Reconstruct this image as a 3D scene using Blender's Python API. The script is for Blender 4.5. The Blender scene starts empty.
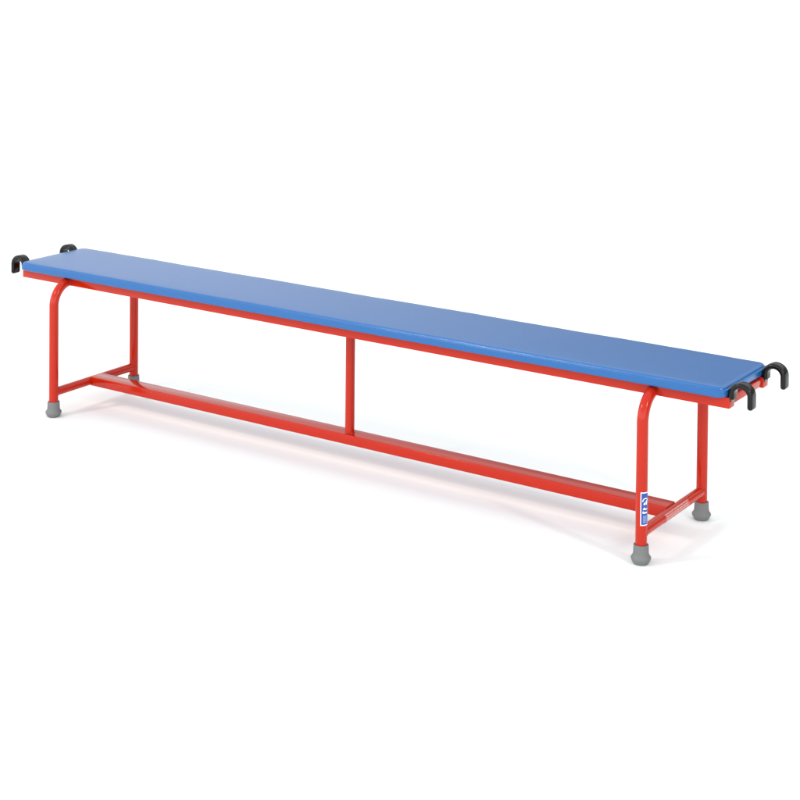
import bpy, bmesh, math, random
from mathutils import Vector, Matrix
R = math.radians
scene = bpy.context.scene
C = scene.collection
random.seed(4)

# ---------------------------------------------------------------- camera
cam_d = bpy.data.cameras.new('camera'); cam = bpy.data.objects.new('camera', cam_d); C.objects.link(cam)
YAW, PITCH, ROLL = 0.5937, -0.0254, 0.0092
fwd = Vector((-math.sin(YAW)*math.cos(PITCH), math.cos(YAW)*math.cos(PITCH), math.sin(PITCH)))
rt = Vector((math.cos(YAW), math.sin(YAW), 0)); up = rt.cross(fwd)
r2 = math.cos(ROLL)*rt + math.sin(ROLL)*up; u2 = -math.sin(ROLL)*rt + math.cos(ROLL)*up
m = Matrix((r2, u2, -fwd)).transposed().to_4x4()
m.translation = Vector((4.1943, -4.096, 1.7752))
cam.matrix_world = m
cam_d.sensor_width = 36; cam_d.sensor_fit = 'HORIZONTAL'
cam_d.lens = 36*1668.1/800
cam_d.shift_x = 0.4/800
cam_d.shift_y = -450.3/800          # rising-front product camera, verticals kept straight
cam_d.clip_end = 1000
scene.camera = cam

# ---------------------------------------------------------------- studio light
w = bpy.data.worlds.new('World'); scene.world = w; w.use_nodes = True
nt = w.node_tree; nt.nodes.clear()
out = nt.nodes.new('ShaderNodeOutputWorld'); bg = nt.nodes.new('ShaderNodeBackground')
tc = nt.nodes.new('ShaderNodeTexCoord')
sep = nt.nodes.new('ShaderNodeSeparateXYZ'); nt.links.new(tc.outputs['Generated'], sep.inputs[0])
# elevation: white studio ceiling above, dimmer walls
rz = nt.nodes.new('ShaderNodeMapRange'); rz.interpolation_type = 'SMOOTHSTEP'
rz.inputs['From Min'].default_value = 0.28; rz.inputs['From Max'].default_value = 0.48
rz.inputs['To Min'].default_value = 0.0; rz.inputs['To Max'].default_value = 1.0
nt.links.new(sep.outputs['Z'], rz.inputs['Value'])
# walls: brighter towards -x (left of the set)
rx = nt.nodes.new('ShaderNodeMapRange'); rx.interpolation_type = 'SMOOTHSTEP'
rx.inputs['From Min'].default_value = -0.30; rx.inputs['From Max'].default_value = -0.72
rx.inputs['To Min'].default_value = 0.30; rx.inputs['To Max'].default_value = 0.92
nt.links.new(sep.outputs['X'], rx.inputs['Value'])
mx = nt.nodes.new('ShaderNodeMix'); mx.data_type = 'FLOAT'
# camera side: low background brightened, an added fill for the floor under the bench
ry = nt.nodes.new('ShaderNodeMapRange'); ry.interpolation_type = 'SMOOTHSTEP'
ry.inputs['From Min'].default_value = 0.05; ry.inputs['From Max'].default_value = -0.45
ry.inputs['To Min'].default_value = 0.0; ry.inputs['To Max'].default_value = 1.0
nt.links.new(sep.outputs['Y'], ry.inputs['Value'])
fy = nt.nodes.new('ShaderNodeMix'); fy.data_type = 'FLOAT'
nt.links.new(ry.outputs[0], fy.inputs[0]); nt.links.new(rx.outputs[0], fy.inputs[2]); fy.inputs[3].default_value = 2.3
nt.links.new(rz.outputs[0], mx.inputs[0]); nt.links.new(fy.outputs[0], mx.inputs[2]); mx.inputs[3].default_value = 1.12
nt.links.new(mx.outputs[0], bg.inputs['Strength'])
bg.inputs['Color'].default_value = (0.985, 0.99, 1.0, 1)
nt.links.new(bg.outputs[0], out.inputs['Surface'])

def softbox(name, loc, target, sx, sy, power, col=(1, 1, 1)):
    d = bpy.data.lights.new(name, 'AREA'); d.shape = 'RECTANGLE'; d.size = sx; d.size_y = sy
    d.energy = power; d.color = col
    o = bpy.data.objects.new(name, d); C.objects.link(o); o.location = loc
    o.rotation_euler = (Vector(target)-Vector(loc)).to_track_quat('-Z', 'Y').to_euler()
    return o
softbox('key_softbox', (-1.6, -4.2, 4.6), (1.1, 0.2, 0.2), 0.26, 0.9, 80, (1.0, 0.98, 0.95))
softbox('side_softbox', (6.2, -1.2, 3.2), (1.6, 0.2, 0.3), 0.22, 1.2, 40)
scene.view_settings.view_transform = 'Standard'; scene.view_settings.look = 'None'
scene.view_settings.gamma = 1; scene.view_settings.exposure = 0.2
scene.render.engine = 'CYCLES'
scene.cycles.caustics_reflective = False

# ---------------------------------------------------------------- materials
def mat(name, col, rough=.4, spec=.5, coat=0, bump=None, var=0.0, bdist=.001, rvar=0.0):
    M = bpy.data.materials.new(name); M.use_nodes = True
    t = M.node_tree; b = t.nodes['Principled BSDF']
    b.inputs['Roughness'].default_value = rough; b.inputs['Specular IOR Level'].default_value = spec
    b.inputs['Coat Weight'].default_value = coat; b.inputs['Coat Roughness'].default_value = .12
    co = t.nodes.new('ShaderNodeTexCoord')
    n = t.nodes.new('ShaderNodeTexNoise'); n.inputs['Scale'].default_value = 9; n.inputs['Detail'].default_value = 6
    t.links.new(co.outputs['Object'], n.inputs['Vector'])
    mm = t.nodes.new('ShaderNodeMix'); mm.data_type = 'RGBA'
    mm.inputs[6].default_value = tuple(c*(1-var) for c in col)+(1,); mm.inputs[7].default_value = tuple(min(1, c*(1+var)) for c in col)+(1,)
    t.links.new(n.outputs['Fac'], mm.inputs[0]); t.links.new(mm.outputs[2], b.inputs['Base Color'])
    if rvar:
        r_ = t.nodes.new('ShaderNodeMapRange'); r_.inputs['To Min'].default_value = rough-rvar; r_.inputs['To Max'].default_value = rough+rvar
        r_.inputs['From Min'].default_value = .3; r_.inputs['From Max'].default_value = .7
        t.links.new(n.outputs['Fac'], r_.inputs['Value']); t.links.new(r_.outputs[0], b.inputs['Roughness'])
    last = None
    for sc, st, det in (bump or []):
        nn = t.nodes.new('ShaderNodeTexNoise'); nn.inputs['Scale'].default_value = sc; nn.inputs['Detail'].default_value = det
        t.links.new(co.outputs['Object'], nn.inputs['Vector'])
        bp = t.nodes.new('ShaderNodeBump'); bp.inputs['Strength'].default_value = st; bp.inputs['Distance'].default_value = bdist
        t.links.new(nn.outputs['Fac'], bp.inputs['Height'])
        if last: t.links.new(last.outputs[0], bp.inputs['Normal'])
        last = bp
    if last: t.links.new(last.outputs[0], b.inputs['Normal'])
    return M
RED = mat('red_powder_coat', (0.450, 0.0155, 0.0022), .12, .33, 0, [(160, .05, 2), (38, .035, 2)], .03, .001)
BLUE = mat('blue_vinyl', (0.0095, 0.110, 0.335), .22, .5, 0, [(420, .10, 2), (5, .25, 2)], .04, .002)
GREY = mat('grey_rubber', (0.158, 0.163, 0.164), .6, .4, 0, [(120, .15, 3)], .08)
BLACK = mat('black_plastic_coating', (0.0035, 0.0035, 0.003), .12, .30, 0, [(60, .10, 2)], .2)
STEEL = mat('plated_steel', (0.22, 0.215, 0.21), .4, .5, 0, [(80, .2, 3)], .1)
STEEL.node_tree.nodes['Principled BSDF'].inputs['Metallic'].default_value = .8
WHITE = mat('label_white', (0.80, 0.81, 0.84), .4)
LBLUE = mat('label_blue', (0.012, 0.065, 0.33), .35)
PBLUE = mat('label_pale_blue', (0.30, 0.37, 0.68), .4)
FILM = mat('sticker_film', (0.50, 0.060, 0.045), .3)
FTXT = mat('sticker_print', (0.62, 0.40, 0.36), .45)
FLOOR = mat('white_studio_paper', (0.878, 0.925, 0.911), .85, .1, 0, None, .004)

# ---------------------------------------------------------------- mesh helpers
def link(name, bm, M, parent=None, smooth=40, mats=None):
    bmesh.ops.recalc_face_normals(bm, faces=bm.faces) if mats is None else None
    me = bpy.data.meshes.new(name); bm.to_mesh(me); bm.free()
    for mm in (mats or [M]): me.materials.append(mm)
    for p in me.polygons: p.use_smooth = True
    me.set_sharp_from_angle(angle=R(smooth))
    o = bpy.data.objects.new(name, me); C.objects.link(o)
    if parent: o.parent = parent
    return o
def sweep(bm, pts, prof_fn, side=Vector((0, 1, 0)), caps=True):
    """prof_fn(i) -> 2D points; frame = (side, normal) perpendicular to the path"""
    rings = []; n = len(pts)
    for i, p in enumerate(pts):
        t = (pts[min(i+1, n-1)]-pts[max(i-1, 0)]).normalized()
        s = (side - side.dot(t)*t).normalized(); nn = t.cross(s)
        rings.append([bm.verts.new(p + a*s + b*nn) for a, b in prof_fn(i)])
    for A, B in zip(rings, rings[1:]):
        k = len(A)
        for j in range(k): bm.faces.new((A[j], A[(j+1) % k], B[(j+1) % k], B[j]))
    if caps: bm.faces.new(rings[0][::-1]); bm.faces.new(rings[-1])
def circ(r, n=32): return [(r*math.cos(2*math.pi*i/n), r*math.sin(2*math.pi*i/n)) for i in range(n)]
def rrect(w, h, r, n=5):
    o = []
    for cx, cy, a0 in ((w/2-r, h/2-r, 0), (-w/2+r, h/2-r, 90), (-w/2+r, -h/2+r, 180), (w/2-r, -h/2+r, 270)):
        for i in range(n+1):
            a = R(a0+90*i/n); o.append((cx+r*math.cos(a), cy+r*math.sin(a)))
    return o
def lathe(bm, prof, at, n=40):
    rings = [[bm.verts.new(at+Vector((r*math.cos(2*math.pi*i/n), r*math.sin(2*math.pi*i/n), z))) for i in range(n)] for r, z in prof]
    for A, B in zip(rings, rings[1:]):
        for j in range(n): bm.faces.new((A[j], A[(j+1) % n], B[(j+1) % n], B[j]))
    bm.faces.new(rings[0][::-1]); bm.faces.new(rings[-1])
def box(bm, x0, x1, y0, y1, z0, z1, bev=.002):
    g = bmesh.ops.create_cube(bm, size=1)
    vs = g['verts']
    for v in vs: v.co = Vector(((x0+x1)/2+v.co.x*(x1-x0), (y0+y1)/2+v.co.y*(y1-y0), (z0+z1)/2+v.co.z*(z1-z0)))
    if bev:
        es = list({e for v in vs for e in v.link_edges})
        bmesh.ops.bevel(bm, geom=es, offset=bev, segments=3, affect='EDGES', profile=.5)

# ---------------------------------------------------------------- setting
bm = bmesh.new()
for x, y in ((-150, -150), (150, -150), (150, 150), (-150, 150)): bm.verts.new((x, y, 0))
bm.faces.new(bm.verts)
fl = link('floor', bm, FLOOR); fl['kind'] = 'structure'

# ---------------------------------------------------------------- the bench
L, W, A = 2.239, 0.4014, 0.2227       # leg spacing, leg-frame width, overhang of the rails
X0, X1 = -A, L+A
YR, YC = 0.064, 0.040                 # rails and cushion set in from the leg line
H1, RH, H3 = 0.4447, 0.030, 0.5050    # rail bottom, rail height, cushion top
HR = H1+RH
TR = 0.0160                           # tube radius
bench = bpy.data.objects.new('gym_bench', None); C.objects.link(bench); bench.location = (0, 0, 0)
bench['label'] = 'long gymnastics bench with blue padded top, red tubular frame and black end hooks on floor'
bench['category'] = 'bench'

# cushion -----------------------------------------------------
def ring_xy(x0, x1, y0, y1, r, n=10):
    o = []
    for cx, cy, a0 in ((x1-r, y1-r, 0), (x0+r, y1-r, 90), (x0+r, y0+r, 180), (x1-r, y0+r, 270)):
        for i in range(n+1):
            a = R(a0+90*i/n); o.append((cx+r*math.cos(a), cy+r*math.sin(a)))
        if a0 in (0, 180):          # extra points along the long sides
            xa, xb = (x1-r, x0+r) if a0 == 0 else (x0+r, x1-r)
            for i in range(1, 90): o.append((xa+(xb-xa)*i/90, y1 if a0 == 0 else y0))
    return o
def wav(x, y):                      # the cover is never dead straight
    return .00035*math.sin(x*9.1+y*4)+.00030*math.sin(x*23.7+1.3+y*9)+.00018*math.sin(x*61+y*15)
bm = bmesh.new()
cb = HR+.001
prof = [(.012, cb), (.003, cb), (.0008, cb+.0012), (0, cb+.004), (-.0006, cb+.010), (-.0008, cb+.016)]
top = H3-.0012
# side panel, stitched ledge and the softly padded top rising behind it
prof += [(-.0008, top-.0115), (-.0014, top-.0102), (-.0015, top-.0092), (-.0009, top-.0083), (.0006, top-.0079), (.0022, top-.0080),
         (.0030, top-.0073), (.0034, top-.0058), (.0041, top-.0040), (.0054, top-.0024), (.0074, top-.0012), (.0102, top-.0004), (.014, top+.0001), (.020, top+.0004), (.045, top+.0009), (.09, H3)]
rings = []
for inset, z in prof:
    r = max(.029-inset, .004)
    k_ = max(0, min(1, (z-cb-.012)/.01))*max(0, min(1, (.045-inset)/.036))
    rings.append([bm.verts.new((x, y+k_*wav(x+2, y), z+k_*wav(x, y))) for x, y in ring_xy(X0+.003+inset, X1-.008-inset, YC+inset, W-YC-inset, r)])
for P, Q in zip(rings, rings[1:]):
    k = len(P)
    for j in range(k): bm.faces.new((P[j], P[(j+1) % k], Q[(j+1) % k], Q[j]))
bm.faces.new(rings[0][::-1]); bm.faces.new(rings[-1])
link('cushion', bm, BLUE, bench, 60)

# rails -------------------------------------------------------
RW = .036
for y0 in (YR, W-YR-RW):
    bm = bmesh.new(); box(bm, X0, X1, y0, y0+RW, H1, HR, .0022); link('side_rail', bm, RED, bench)
for x0 in (X0+.003, X1-.003-.03):
    bm = bmesh.new(); box(bm, x0, x0+.03, YR+RW, W-YR-RW, H1+.006, HR-.002, .002); link('end_rail', bm, RED, bench)

# legs, feet --------------------------------------------------
ZC = H1+.0128; BR = .074
def leg_path(x, s):
    yb = 0 if s > 0 else W
    P = [Vector((x, yb, .030)), Vector((x, yb, .1)), Vector((x, yb, .25)), Vector((x, yb, ZC-BR-.02))]
    amax = math.acos(1-(YR+.003)/BR)
    for i in range(0, 19):
        a = amax*i/18; P.append(Vector((x, yb+s*BR*(1-math.cos(a)), ZC-BR+BR*math.sin(a))))
    return P
near_right = None
for x in (0, L):
    for s in (1, -1):
        bm = bmesh.new(); sweep(bm, leg_path(x, s), lambda i: circ(TR, 36), Vector((1, 0, 0)))
        lg = link('leg', bm, RED, bench)
        if x == L and s == 1: near_right = lg; lg['label'] = 'leg with the blue and white maker label near its foot'
        bm = bmesh.new(); yb = 0 if s > 0 else W
        lathe(bm, [(.0175, .0), (.0200, .0006), (.0222, .003), (.0266, .0118), (.0277, .0148), (.0276, .0170), (.0262, .0195),
                   (.0232, .0235), (.0217, .0275), (.0212, .034), (.0207, .050), (.0203, .0518), (.0195, .0524), (.0165, .0522), (.0161, .046)], Vector((x, yb, 0)))
        link('foot', bm, GREY, lg)
        # weld where the bent tube meets the rail
        cc = Vector((x, yb+s*(YR-.0012), ZC)); pts = []
        for i in range(25):
            a = R(-200+i*220/24); pts.append(cc+Vector((math.cos(a)*(TR+.0012)*1.0, 0, math.sin(a)*(TR+.0012))))
        pts = [p for p in pts if H1+.001 < p.z < HR-.001]
        for seg in ([p for p in pts if p.x > x], [p for p in pts if p.x < x]):
            if len(seg) > 2:
                bm = bmesh.new(); sweep(bm, seg, lambda i: circ(.0022, 8), Vector((0, 1, 0))); link('weld', bm, RED, lg)
    bm = bmesh.new(); sweep(bm, [Vector((x, YR+RW, ZC+.001)), Vector((x, W-YR-RW, ZC+.001))], lambda i: circ(.014, 28), Vector((1, 0, 0)))
    link('upper_crossbar', bm, RED, bench)

# lower crossbars ---------------------------------------------
CR = .0145; HC = .0835
def saddle(bm, c, r, ax, n=36, rod=.0020):   # weld ring
    pts = []
    u, v = (Vector((1, 0, 0)), Vector((0, 0, 1))) if ax == 'y' else (Vector((1, 0, 0)), Vector((0, 1, 0)))
    k = []
    for i in range(n):
        a = 2*math.pi*i/n; d = math.cos(a)*u+math.sin(a)*v
        p = c + r*d
        if ax == 'y': # wrap on leg cylinder
            sgn = 1 if c.y < W/2 else -1
            p.y = (0 if sgn > 0 else W) + sgn*math.sqrt(max(TR*TR-(p.x-c.x)**2, 1e-6))
        k.append((p, d))
    ring = []
    for i, (p, d) in enumerate(k):
        t = (k[(i+1) % n][0]-k[i-1][0]).normalized(); nn = t.cross(d).normalized(); q = rod*(1+.15*math.sin(i*2.3))
        ring.append([bm.verts.new(p+q*(math.cos(b)*d+math.sin(b)*nn)) for b in [2*math.pi*j/8 for j in range(8)]])
    for i in range(n):
        P, Q = ring[i], ring[(i+1) % n]
        for j in range(8): bm.faces.new((P[j], P[(j+1) % 8], Q[(j+1) % 8], Q[j]))
right_bar = None
for x in (0, L):
    bm = bmesh.new(); sweep(bm, [Vector((x, .008, HC)), Vector((x, W/2, HC)), Vector((x, W-.008, HC))], lambda i: circ(CR, 36), Vector((1, 0, 0)))
    cb_ = link('lower_crossbar', bm, RED, bench)
    if x: right_bar = cb_
    for yy in (.01, W-.01):
        bm = bmesh.new(); saddle(bm, Vector((x, yy, HC)), CR, 'y'); link('weld', bm, RED, cb_)

# stretcher and centre post -----------------------------------
SB, ST, SW = .0691, .1010, .0592
bm = bmesh.new(); box(bm, .006, L-.006, W/2-SW/2, W/2+SW/2, SB, ST, .0024); stretcher = link('stretcher', bm, RED, bench)
PR = .0150; PX = L/2+.003
bm = bmesh.new(); sweep(bm, [Vector((PX, W/2-.004, ST)), Vector((PX, W/2-.004, HR-.002))], lambda i: circ(PR, 32), Vector((1, 0, 0)))
post = link('centre_post', bm, RED, bench)
bm = bmesh.new(); saddle(bm, Vector((PX, W/2-.004, ST+.001)), PR-.0006, 'z', rod=.0027); link('weld', bm, RED, post)
# cross bearer that carries the post under the seat
bm = bmesh.new(); box(bm, PX-.018, PX+.018, YR+RW, W-YR-RW, HR-.008, HR-.001, .001); link('middle_bearer', bm, RED, bench)

# hooks -------------------------------------------------------
HT, HWd, HRo = .0152, .035, .0268
for sx in (-1, 1):
    xe = X1 if sx > 0 else X0
    for yc in (YR+.0005+HWd/2, W-YR-.0005-HWd/2):
        zc = .4835; xc = xe+sx*(HRo+.0015)
        P = [Vector((xc-sx*HRo, yc, HR-.004)), Vector((xc-sx*HRo, yc, zc-.003))]
        for i in range(0, 25):
            a = R(180-180*i/24); P.append(Vector((xc+sx*HRo*math.cos(a), yc, zc+HRo*math.sin(a)*.98)))
        for z in (zc-.006, zc-.017, zc-.026): P.append(Vector((xc+sx*HRo, yc, z)))
        n = len(P)
        zend = zc-.0345
        for k_, (dz, _) in enumerate(((.0060, 0), (.0030, 0), (.0010, 0), (0, 0))): P.append(Vector((xc+sx*HRo, yc, zend+dz)))
        def pf(i, n=n):
            k = 1.0
            if i >= n: k = (1.0, .90, .68, .36)[i-n]
            return rrect(HWd*(1-(1-k)*.45), HT*k, min(.0060, HT*k*.44), 4)
        bm = bmesh.new(); sweep(bm, P, pf, Vector((0, 1, 0)))
        hk = link('hook', bm, BLACK, bench, 50)
        # bare plated tongue under the coating, bolted to the rail end
        bm = bmesh.new()
        xa, xb = sorted((xe+sx*.0003, xe+sx*.0035))
        box(bm, xa, xb, yc-HWd*.30, yc+HWd*.30, H1+.016, HR+.003, .001)
        link('tongue', bm, STEEL, hk)

# maker label wrapped round the near right leg -----------------
bm = bmesh.new()
Z0, Z1 = .108, .199; A0 = R(-90+15); AW = R(96); RL = TR+.00035
def wrap(u, v, off): # u 0..1 round the tube from the camera side, v 0..1 upwards
    a = A0+AW*u; r = RL+off
    return Vector((L+r*math.cos(a), r*math.sin(a), Z0+(Z1-Z0)*v))
def patch(u0, u1, v0, v1, mi, off, nu=None):
    nu = nu or max(1, int((u1-u0)*24)); nv = 1
    for i in range(nu):
        a, b = u0+(u1-u0)*i/nu, u0+(u1-u0)*(i+1)/nu
        f = bm.faces.new([bm.verts.new(wrap(a, v0, off)), bm.verts.new(wrap(b, v0, off)), bm.verts.new(wrap(b, v1, off)), bm.verts.new(wrap(a, v1, off))])
        f.material_index = mi
def strip(pairs, mi, off):
    for (p, q), (p2, q2) in zip(pairs, pairs[1:]):
        f = bm.faces.new([bm.verts.new(wrap(*p, off)), bm.verts.new(wrap(*q, off)), bm.verts.new(wrap(*q2, off)), bm.verts.new(wrap(*p2, off))])
        f.material_index = mi
patch(0, 1, 0, 1, 0, 0, 28)
patch(.085, .915, .030, .970, 1, .00012)
# curved swoosh at the top
prs = []
for i in range(13):
    a = R(180-180*i/12); cu, cv = .52, .72
    prs.append(((cu+.25*math.cos(a), cv+.085*math.sin(a)), (cu+.34*math.cos(a), cv+.115*math.sin(a))))
strip(prs, 0, .00024)
# wedge shaped letter under it
strip([((.30, .625), (.30, .66)), ((.44, .625), (.44, .70)), ((.60, .625), (.60, .745)), ((.66, .625), (.66, .755)), ((.72, .625), (.72, .745))], 0, .00024)
# two bars of the lettering
patch(.26, .74, .475, .515, 0, .00024); patch(.34, .46, .515, .545, 0, .00024)
patch(.22, .74, .365, .410, 0, .00024); patch(.22, .34, .41, .43, 0, .00024)
# small pale lines of print
for k in range(5):
    v = .09+k*.045
    patch(.26, .76-.06*(k % 2), v, v+.022, 2, .00024)
link('maker_label', bm, None, near_right, 60, [WHITE, LBLUE, PBLUE])

# printed film sticker on the right lower crossbar -------------
bm = bmesh.new()
def wrapc(y, a, off):
    r = CR+.0003+off; return Vector((L+r*math.cos(a), y, HC+r*math.sin(a)))
def patchc(y0, y1, a0, a1, mi, off, n=4):
    for i in range(n):
        p, q = a0+(a1-a0)*i/n, a0+(a1-a0)*(i+1)/n
        f = bm.faces.new([bm.verts.new(wrapc(y0, p, off)), bm.verts.new(wrapc(y1, p, off)), bm.verts.new(wrapc(y1, q, off)), bm.verts.new(wrapc(y0, q, off))])
        f.material_index = mi
S0, S1 = .125, .285
patchc(S0, S1, R(-62), R(62), 0, 0, 20)
for k, a in enumerate((44, 22, 0, -22)):
    y = S0+.008
    while y < S1-.012:
        ln = random.uniform(.006, .020); e = min(y+ln, S1-.008)
        patchc(y, e, R(a-5), R(a+5), 1, .0001, 2); y = e+.003
for p in bm.faces: p.normal_update()
link('printed_sticker', bm, None, right_bar, 60, [FILM, FTXT])
